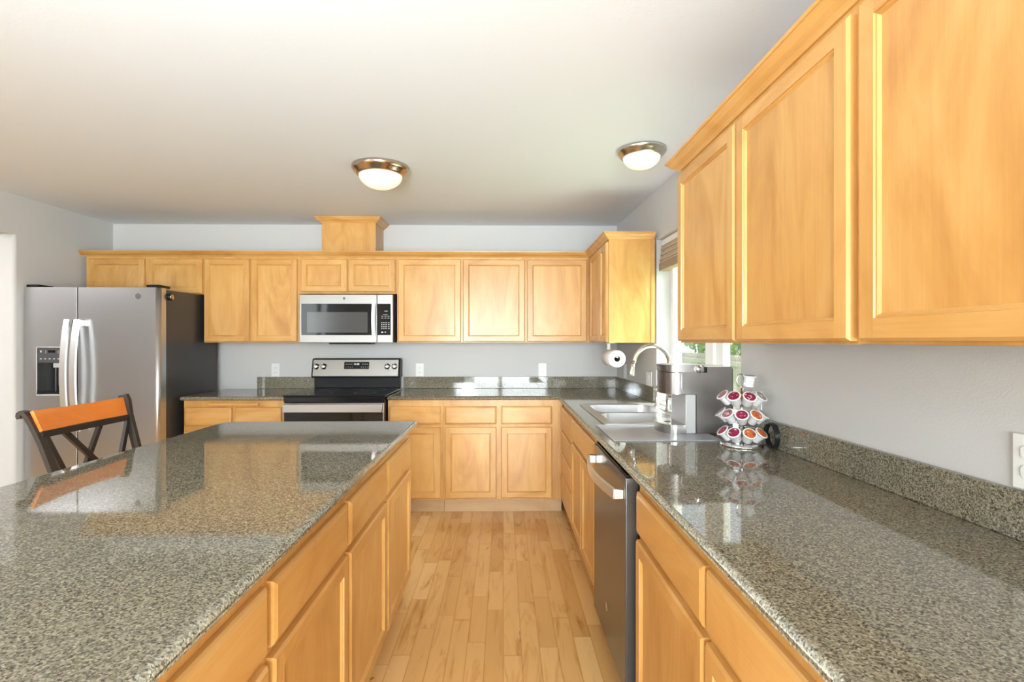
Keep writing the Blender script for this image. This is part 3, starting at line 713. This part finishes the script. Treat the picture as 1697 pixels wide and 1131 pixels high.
mb = MB(); mb.box(-1.42, -1.08, MY + .04, 4.3, mz0 - .012, mz0 + .0015, .003); build('vent_tray', mb, M_BLACK, r)

# ------------------------------------------------------------------ refrigerator
gx0, gx1, FY, FT = -3.425, -2.475, 3.690, 1.737
xs = -3.055
r = thing('refrigerator', 'side-by-side stainless refrigerator with ice dispenser', 'refrigerator', ((gx0 + gx1) / 2, 4.05, 0))
mb = MB(); mb.box(gx0 + .01, gx1 - .002, FY + .0852, 4.42, .02, FT - .022, .004, 2); build('body', mb, M_BLACKSIDE, r)
def u2x(u, y): 
    t = (u - 848.5) / 840.0; th = math.atan(14.5 / 840.0); return y * (t * math.cos(th) + math.sin(th)) / (math.cos(th) - t * math.sin(th))
dx0, dx1, dzt, dzm, dzb = u2x(61.5, FY), u2x(109, FY), 1.291, 1.182, .958
mb = MB()
def fdoor(x0, x1, cut=None):
    mb = MB()
    if not cut:
        q = lambda cx, cy, r, a0: [(cx + r * math.cos(math.radians(a0 + 15 * k)), cy + r * math.sin(math.radians(a0 + 15 * k))) for k in range(7)]
        mb.prism([(x1, FY + .075), (x0, FY + .075)] + q(x0 + .002, FY + .002, .002, 180) + q(x1 - .026, FY + .026, .026, 270), .07, FT - .012)
        for f in mb.bm.faces:
            if abs(f.normal.z) < .5: f.smooth = len(f.verts) == 4 and max(e.calc_length() for e in f.edges) > 1 and min(e.calc_length() for e in f.edges) < .02
    else:
        a, b, z0, z1 = cut
        # front as a frame round the recess, edges rounded on the outside
        out = [(x0, .07), (x1, .07), (x1, FT - .012), (x0, FT - .012)]; q = .002
        inn = [(a, z0), (b, z0), (b, z1), (a, z1)]
        def R_(i, y): return [(x0 + i, y, .07 + i), (x1 - i, y, .07 + i), (x1 - i, y, FT - .012 - i), (x0 + i, y, FT - .012 - i)]
        rings = [R_(0, FY + .075), R_(0, FY + q), R_(q * .3, FY + q * .3), R_(q, FY), [(p[0], FY, p[1]) for p in inn], [(p[0], FY + .07, p[1]) for p in inn]]
        for A, B in zip(rings, rings[1:]):
            for k in range(4):
                j = (k + 1) % 4; mb.face([A[k], A[j], B[j], B[k]])
        mb.face([rings[0][k] for k in (3, 2, 1, 0)]); 
        bmesh.ops.remove_doubles(mb.bm, verts=mb.bm.verts[:], dist=1e-5)
    return mb
fd = build('door', fdoor(gx0, xs - .0035, (dx0, dx1, dzb, dzt)), M_STEEL, r, label='narrow freezer door with the dispenser')
gd = build('door', fdoor(xs + .0035, gx1), M_STEEL, r, label='wide fresh food door')
mb = MB(); mb.box(xs - .0034, xs + .0034, FY + .002, FY + .084, .08, FT - .023); build('gasket', mb, M_BLACK, r)
mb = MB(); mb.box(dx0 + .0005, dx1 - .0005, FY + .004, FY + .068, dzm, dzt - .0005, .002); cp = build('dispenser_panel', mb, M_CHARCOAL, fd)
mb = MB(); dw = dx1 - dx0
mb.box(dx0 + dw * .36, dx0 + dw * .62, FY + .0034, FY + .0038, dzt - .036, dzt - .018); build('dispenser_screen', mb, M_BLACKGLASS, cp)
mb = MB()
for k in range(6): mb.box(dx0 + dw * (.08 + .155 * k), dx0 + dw * (.14 + .155 * k), FY + .0034, FY + .0038, dzt - .083, dzt - .077)
for k in (.27, .70):
    for zz in (.022, .034): mb.box(dx0 + dw * k, dx0 + dw * (k + .03), FY + .0034, FY + .0038, dzt - zz - .005, dzt - zz)
mb.box(dx0 + dw * .09, dx0 + dw * .14, FY + .0034, FY + .0038, dzt - .034, dzt - .02)
build('control_lettering', mb, M_MARK, cp)
mb = MB(); mb.box(dx0 + .0005, dx1 - .0005, FY + .06, FY + .069, dzb + .0005, dzm - .0005); mb.box(dx0 + .001, dx1 - .001, FY - .006, FY + .06, dzb + .0005, dzb + .01, .002); build('dispenser_recess', mb, M_BLACK, fd)
mb = MB(); mb.box(dx0 + dw * .50, dx0 + dw * .74, FY + .012, FY + .055, dzm - .035, dzm - .0005, .004); build('ice_chute', mb, M_GREY, fd)
mb = MB(); mb.box(dx0 + dw * .42, dx0 + dw * .47, FY + .045, FY + .0595, dzb + .012, dzm - .0005, .003); mb.box(dx0 + dw * .58, dx0 + dw * .78, FY + .035, FY + .045, dzb + .06, dzm - .036, .003); build('paddle', mb, M_CHARCOAL, fd)
mb = MB(); mb.box(dx0 - .004, dx1 + .004, FY - .004, FY + .001, dzb - .014, dzb - .001, .002); mb.box(dx0 - .006, dx0 - .0005, FY - .003, FY + .001, dzb, dzt + .004, .001); mb.box(dx0 - .006, dx1 + .004, FY - .003, FY + .001, dzt + .0005, dzt + .006, .001); build('dispenser_trim', mb, M_HANDLE, fd)
for dd, hx in ((fd, xs - .034), (gd, xs + .034)):
    mb = MB(); hp = []
    for k in range(17):
        t = k / 16; hp.append((hx, FY - .042 - .040 * math.sin(PI * t) ** .8, .70 + .79 * t))
    mb.tube(hp, .01, sq=(.008, .0195)); h = build('handle', mb, M_HANDLE, dd)
    for z in (.725, 1.467): mb = MB(); mb.box(hx - .017, hx + .017, FY - .046, FY - .0003, z - .022, z + .022, .003); build('bracket', mb, M_CHROME, h)
mb = MB(); mb.lathe([(0, -.002), (.018, -.002), (.0205, -.001), (.021, 0)], (u2x(229, FY), FY - .0002, 1.339 + 74.5 * 3.64 / 840), 28, 'Y'); build('emblem', mb, M_DARKMARK, gd)
for x0, x1 in ((gx0 + .005, gx0 + .09), (gx1 - .095, gx1 - .005)):
    mb = MB(); mb.box(x0, x1, FY + .004, FY + .13, FT - .0115, FT + .008, .003); build('hinge_cover', mb, M_BLACK, r)
r = thing('kitchen_timer', 'small round timer stuck high on the black fridge side', 'timer', (gx1 + .012, 3.80, 1.66))
mb = MB(); mb.lathe([(0, .001), (.027, .001), (.027, .016), (.024, .019), (0, .019)], (gx1, 3.80, 1.665), 24, 'X'); build('case', mb, M_BLACK, r)
mb = MB(); mb.lathe([(0, .026), (.018, .026), (.021, .022), (.021, .0192)], (gx1, 3.80, 1.665), 24, 'X'); build('dial', mb, M_BRONZE, r)

# ------------------------------------------------------------------ ceiling lights
def ceiling_light(x, y, R, label, ring, es):
    r = thing('ceiling_light', label, 'ceiling light', (x, y, CZ), 'flush ceiling lights')
    mb = MB(); k = R / .165
    mb.lathe([(0, -.0005), (.150 * k, -.0005), (.165 * k, -.006 * k), (.166 * k, -.020 * k), (.156 * k, -.034 * k), (.146 * k, -.040 * k), (.140 * k, -.052 * k), (.128 * k, -.060 * k), (.122 * k, -.056 * k), (.10 * k, -.03 * k)], (x, y, CZ), 48)
    build('rim', mb, ring, r)
    mb = MB(); pr = [(.126 * k * math.cos(t), -.052 * k - .082 * k * math.sin(t)) for t in [PI / 2 * q / 12 for q in range(13)]]; pr[-1] = (0, pr[-1][1])
    mb.lathe(pr, (x, y, CZ), 48); build('glass_dome', mb, M_LAMP, r)
ceiling_light(-.725, 3.01, .165, 'bronze-rimmed dome light mid-ceiling, in front of the duct cover', M_BRONZE, 3.5)
ceiling_light(.745, 2.72, .130, 'smaller nickel-rimmed dome light on the ceiling near the sink window', M_NICKEL, 2)

# ------------------------------------------------------------------ stool
r = thing('bar_stool', 'dark metal bar stool with orange wooden back slat', 'stool', (-1.60, 2.045, 0))
def stz(u, v, zc):   # a point of the stool back measured at depth zc
    th = math.atan(14.5 / 840.0); xc = (u - 848.5) / 840 * zc; return Vector((xc * math.cos(th) + zc * math.sin(th), -xc * math.sin(th) + zc * math.cos(th), 1.339 - (v - 565.5) / 840 * zc))
zn, zf = 1.80, 2.262
mb = MB()
near = [stz(37, 693, zn), stz(35, 689.5, zn), stz(35.5, 686.5, zn), stz(38.5, 684.5, zn), stz(43, 685.5, zn), stz(48.5, 692, zn), stz(57, 707, zn), stz(71, 735.5, zn), stz(88.4, 781.7, zn), stz(106, 835, zn)]
far = [stz(203, 664, zf), stz(203.5, 659, zf), stz(207.5, 657.5, zf), stz(210, 664, zf), stz(213.5, 688, zf), stz(227, 742, zf), stz(240, 800, zf)]
mb.tube(near, .01, sq=(.008, .014)); build('post', mb, M_STOOLMETAL, r)
mb = MB(); mb.tube(far, .01, sq=(.009, .015)); build('post', mb, M_STOOLMETAL, r)
mb = MB()
TL, TR, BR, BL = stz(52, 682, zn), stz(205, 659, zf), stz(212, 687.5, zf), stz(68, 716, zn)
nrm = (TR - TL).cross(BL - TL).normalized(); nseg = 10
if nrm.x > 0: nrm = -nrm
rows = []
for k in range(nseg + 1):
    t = k / nseg; bow = nrm * (.012 * math.sin(PI * t))
    rows.append([mb.bm.verts.new(p + bow + nrm * q) for p, q in ((TL.lerp(TR, t), -.006), (BL.lerp(BR, t), -.006), (BL.lerp(BR, t), .006), (TL.lerp(TR, t), .006))])
for a, b in zip(rows, rows[1:]):
    for i in range(4): f = mb.bm.faces.new((a[i], a[(i + 1) % 4], b[(i + 1) % 4], b[i])); f.smooth = False
mb.bm.faces.new(rows[0]); mb.bm.faces.new(rows[-1]); build('back_slat', mb, M_STOOLWOOD, r, label='orange wooden back slat')
mb = MB(); mb.tube([stz(67, 721, zn), stz(213.5, 691.5, zf)], .01, sq=(.012, .008)); build('back_rail', mb, M_STOOLMETAL, r)
zm = lambda t: zn + (zf - zn) * t
mb = MB(); mb.tube([stz(107, 716, zm(.30)), stz(165, 770, zm(.62)), stz(200, 803, zm(.8))], .01, sq=(.010, .007)); build('brace', mb, M_STOOLMETAL, r)
mb = MB(); mb.tube([stz(166, 703, zm(.70)), stz(143, 768, zm(.52)), stz(122, 826, zm(.36))], .01, sq=(.010, .007)); build('brace', mb, M_STOOLMETAL, r)
mb = MB(); mb.tube([stz(73, 721, zn + .02), stz(103, 778, zn + .06), stz(125, 820, zn + .09)], .01, sq=(.010, .007)); build('brace', mb, M_STOOLMETAL, r)
mb = MB(); mb.tube([stz(212, 693, zf - .01), stz(202, 748, zf - .04), stz(194, 800, zf - .06)], .01, sq=(.010, .007)); build('brace', mb, M_STOOLMETAL, r)
sy0_, sy1_ = near[-1].y, far[-1].y
mb = MB(); mb.box(-1.60, -1.22, sy0_ - .01, sy1_ + .01, .70, .735, .012, 3); build('seat', mb, M_STOOLWOOD, r)
for (a, bx, by) in ((near[-1], -1.66, sy0_ - .02), (far[-1], -1.70, sy1_ + .02)):
    mb = MB(); mb.tube([a, Vector((-1.575, a.y, .68)), Vector((bx, by, .0))], .01, sq=(.013, .011)); build('leg', mb, M_STOOLMETAL, r)
for y in (sy0_ + .02, sy1_ - .02):
    mb = MB(); mb.tube([(-1.25, y, .6995), (-1.21, y + (-.03 if y < 2 else .03), 0)], .01, sq=(.013, .011)); build('leg', mb, M_STOOLMETAL, r)
mb = MB(); mb.tube([(-1.22, sy0_, .25), (-1.22, sy1_, .25)], .009, 8); build('footrest', mb, M_STOOLMETAL, r)

# ------------------------------------------------------------------ coffee maker on its mat
mb = MB(); mb.prism(rr_rect(.463, .925, 2.118, 2.522, .006, 3), CT + .0005, CT + .0045, (), .001, 1)
tag(build('drying_mat', mb, M_MAT), 'flat grey drying mat under the coffee maker beside the sink', 'mat')
z0 = CT + .005
ky0, ky1 = 2.265, 2.465; ym = (ky0 + ky1) / 2
r = thing('coffee_maker', 'dark brushed metal pod coffee maker on grey mat beside the sink', 'coffee maker', (.88, ym, z0))
mb = MB(); mb.prism([(.868, z0), (1.032, z0), (1.032, 1.2245), (.80, 1.2245), (.80, 1.098), (.868, 1.098)], -ky1, -ky0, (), .003, 2)
bmesh.ops.transform(mb.bm, matrix=Matrix(((1, 0, 0, 0), (0, 0, -1, 0), (0, 1, 0, 0), (0, 0, 0, 1))), verts=mb.bm.verts[:]); build('body', mb, M_KEURIG, r)
def headpoly(xf, xr, y0, y1, n=18):
    rad = (y1 - y0) / 2; cy = (y0 + y1) / 2; sx = .062
    return [(xr, y1), (xr, y0)] + [(xf + sx - sx * math.sin(PI * k / n), cy - rad * math.cos(PI * k / n)) for k in range(0, n + 1)]
mb = MB(); mb.prism(headpoly(.728, .801, ky0, ky1), 1.098, 1.196); hd = build('brew_head', mb, M_KEURIG, r, smooth=30)
mb = MB(); mb.prism(headpoly(.726, .902, ky0 - .003, ky1 + .003), 1.199, 1.231); ld = build('lid', mb, M_KEURIG, r, smooth=30)
mb = MB(); mb.prism(headpoly(.720, .76, ky0 + .06, ky1 - .06), 1.208, 1.216, (), .002, 2); build('latch', mb, M_CHROME, ld)
mb = MB(); mb.lathe([(0, -.012), (.014, -.012), (.0165, -.009), (.0165, 0)], (.878, ky0 - .003, 1.213), 24, 'Y'); build('hinge_button', mb, M_CHROME, ld)
mb = MB(); mb.box(.896, .918, ky0 - .0012, ky0 + .02, 1.196, 1.222, .002); build('hinge_recess', mb, M_BLACK, r)
mb = MB(); mb.box(.820, .8675, ky0 + .001, ky1 - .001, z0, 1.0975, .004, 2); build('column', mb, M_GREY, r, label='pale grey front column')
mb = MB(); mb.prism(headpoly(.716, .819, ky0 - .012, ky1 + .012), z0, z0 + .040); tr = build('drip_tray', mb, M_TRAY, r, smooth=30)
mb = MB(); mb.lathe([(0, .0), (.014, 0), (.014, .001), (.009, .0015), (0, .0015)], (.77, ym, z0 + .040), 20); build('tray_drain', mb, M_BLACK, tr)
mb = MB(); mb.box(1.0325, 1.045, ky0 + .02, ky1 - .02, z0, 1.215, .003); build('water_tank', mb, M_CHARCOAL, r)

# ------------------------------------------------------------------ pod carousel
kx, ky = .965, 2.035
r = thing('pod_carousel', 'three-tier chrome carousel rack full of coffee pods', 'pod carousel', (kx, ky, CT))
mb = MB(); mb.lathe([(0, .0), (.082, .0), (.084, .004), (.080, .010), (.072, .013), (0, .013)], (kx, ky, CT + .0005), 40); build('base', mb, M_CHROME, r)
mb = MB(); mb.lathe([(.0, .013), (.010, .013), (.010, .235), (0, .235)], (kx, ky, CT), 16); build('post', mb, M_CHROME, r)
tiers = (CT + .040, CT + .112, CT + .184)
for zt in tiers:
    for rr, dz_ in ((.045, -.004), (.060, .026)):
        mb = MB(); mb.tube([(kx + rr * math.cos(a), ky + rr * math.sin(a), zt + dz_) for a in [2 * PI * q / 36 for q in range(36)]], .0018, 6, close=True); build('wire_ring', mb, M_CHROME, r)
mb = MB(); mb.tube([(kx - .004, ky + .0 + .0, CT + .235)] + [(kx - .004 + .016 * math.sin(a), ky - .0, CT + .262 - .026 * math.cos(a)) for a in [2 * PI * q / 20 for q in range(20)]], .0035, 8); build('ring_handle', mb, M_CHROME, r)
pod_protos = {}
def make_pod(color):
    p = thing('coffee_pod', 'x', 'coffee pod', (0, 0, 0), 'coffee pods on the carousel')
    mb = MB(); mb.lathe([(0, -.044), (.0165, -.044), (.0185, -.042), (.0205, -.012), (.0215, -.010), (.0235, -.003), (.0265, -.002), (.0265, .001), (.0235, .001), (0, .001)], (0, 0, 0), 28); build('cup', mb, M_POD, p)
    mb = MB(); mb.lathe([(0, .0016), (.0205, .0016), (.0215, .0011)], (0, 0, 0), 28); build('lid', mb, M_LID[color], p)
    return p
def place_pod(color, loc, rot, label):
    if color not in pod_protos: p = pod_protos[color] = make_pod(color)
    else:
        s = pod_protos[color]; p = s.copy(); COL.objects.link(p)
        for ch in s.children:
            c = ch.copy(); COL.objects.link(c); c.parent = p
    p.location = loc; p.rotation_euler = rot; p['label'] = label
    return p
names = ('bottom', 'middle', 'top')
rows_ = {0: [('magenta', 182), ('magenta', 224), ('orange', 266), ('orange', 307)],
         1: [('grey', 163), ('dull pink', 204), ('magenta', 245), ('orange', 286), ('grey', 326)],
         2: [('dull pink', 181), ('magenta', 224), ('magenta', 266), ('grey', 306)]}
ords = {4: ('first', 'second', 'third', 'fourth'), 5: ('first', 'second', 'third', 'fourth', 'fifth')}
for t, lst in rows_.items():
    for i, (c, ang) in enumerate(lst):
        a = math.radians(ang); d = Vector((math.cos(a), math.sin(a), 0)); tilt = math.radians(43)
        ax = Vector((math.cos(a) * math.sin(tilt), math.sin(a) * math.sin(tilt), math.cos(tilt)))
        loc = Vector((kx, ky, tiers[t] + .020)) + d * .079 + ax * .002
        place_pod(c, loc, ax.to_track_quat('Z', 'Y').to_euler(), f'{c}-lidded coffee pod, {ords[len(lst)][i]} from the coffee maker in the {names[t]} carousel tier')
# the pods round the far side, mostly hidden
place_pod('grey', (kx + .030, ky - .004, CT + .281), (0.08, 0.05, 0), 'upright coffee pod standing on top of the carousel')
# coiled cord behind the carousel
mb = MB(); cpts = []
for q in range(73):
    a = 2 * PI * q / 24; cpts.append((1.040 + .006 * (q / 24), 2.03 - .068 + .042 * math.cos(a), CT + .052 + .046 * math.sin(a)))
mb.tube(cpts, .0045, 8); tag(build('power_cord', mb, M_BLACK, None, origin=(1.04, 1.96, CT)), 'coiled black power cord behind the pod carousel', 'cord')

# ------------------------------------------------------------------ paper towel under the corner cabinet
r = thing('paper_towel_holder', 'white paper towel holder mounted under the corner cabinet', 'holder', (.80, 3.70, UB))
pz, pxx = 1.226, .797
mb = MB(); mb.box(pxx - .012, pxx + .012, 3.815, 3.823, pz - .012, UB - .0005, .002); mb.box(pxx - .02, pxx + .02, 3.70, 3.823, UB - .006, UB - .0005, .001); build('bracket', mb, M_PLATE, r)
mb = MB(); mb.tube([(pxx, 3.5235, pz), (pxx, 3.8145, pz)], .006, 10); build('rod', mb, M_PLATE, r)
r = thing('paper_towel_roll', 'white paper towel roll hanging under the corner cabinet', 'paper towel', (pxx, 3.67, pz - .06))
mb = MB(); mb.lathe([(.021, 0), (.058, 0), (.060, .002), (.060, .273), (.058, .275), (.021, .275), (.021, 0)], (pxx, 3.532, pz - .012), 40, 'Y'); build('paper', mb, M_PAPER, r)
mb = MB(); mb.lathe([(.0208, 0.002), (.0195, 0.002), (.0195, .273), (.0208, .273), (.0208, .002)], (pxx, 3.532, pz - .012), 28, 'Y'); build('core', mb, M_CORE, r)

# ------------------------------------------------------------------ outlets and switches
def outlet(label, M, w=.072, h=.118, kind='outlet'):
    r = thing('wall_outlet' if kind == 'outlet' else 'light_switch', label, 'outlet' if kind == 'outlet' else 'switch', tuple(M @ Vector((0, 0, 0))), 'outlets and switches on the walls')
    mb = MB(); mb.box(-w / 2, w / 2, -.0065, -.0006, -h / 2, h / 2, .002, 2, M=M); p = build('plate', mb, M_PLATE, r)
    if kind == 'outlet':
        for z in (.0205, -.0205):
            mb = MB(); mb.prism(rr_rect(-.0165, .0165, -.0135, .0135, .009, 5), 0, .003, (), .0006, 1)
            bmesh.ops.transform(mb.bm, matrix=M @ Matrix.Translation((0, -.0064, z)) @ Matrix.Rotation(PI / 2, 4, 'X'), verts=mb.bm.verts[:]); k = build('receptacle', mb, M_PLATE, r)
            mb = MB(); mb.box(-.0075, -.0055, -.0097, -.0092, z - .002, z + .006, M=M); mb.box(.0055, .0075, -.0097, -.0092, z - .002, z + .006, M=M); mb.box(-.002, .002, -.0097, -.0092, z - .009, z - .0055, M=M); build('slots', mb, M_DARKMARK, k)
    else:
        mb = MB(); mb.box(-.0165, .0165, -.0095, -.0064, -.033, .033, .0015, 2, M=M); build('rocker', mb, M_PLATE, r)
BM = lambda x, z: Matrix.Translation((x, YB, z))
outlet('white wall outlet between fridge and range', BM(-2.016, 1.081))
outlet('white wall outlet just past the range', BM(-.742, 1.081))
outlet('white wall outlet near the inside corner above the back counter', BM(.351, 1.081))
RM = lambda s, z: Matrix.Translation(RW(s, 0, z)) @ Matrix.Rotation(-PI / 2 - 0 + math.asin(TA), 4, 'Z')
outlet('white switch plate on the window wall close to the inside corner', RM(.29, 1.085), kind='switch')
outlet('white rocker switch beside the window and soap dispenser', RM(.93, 1.062), w=.115, kind='switch')
outlet('white wall outlet behind the pod carousel', RM(2.40, 1.068))
outlet('white wall outlet above the long backsplash nearest the viewer', RM(3.49, 1.083))
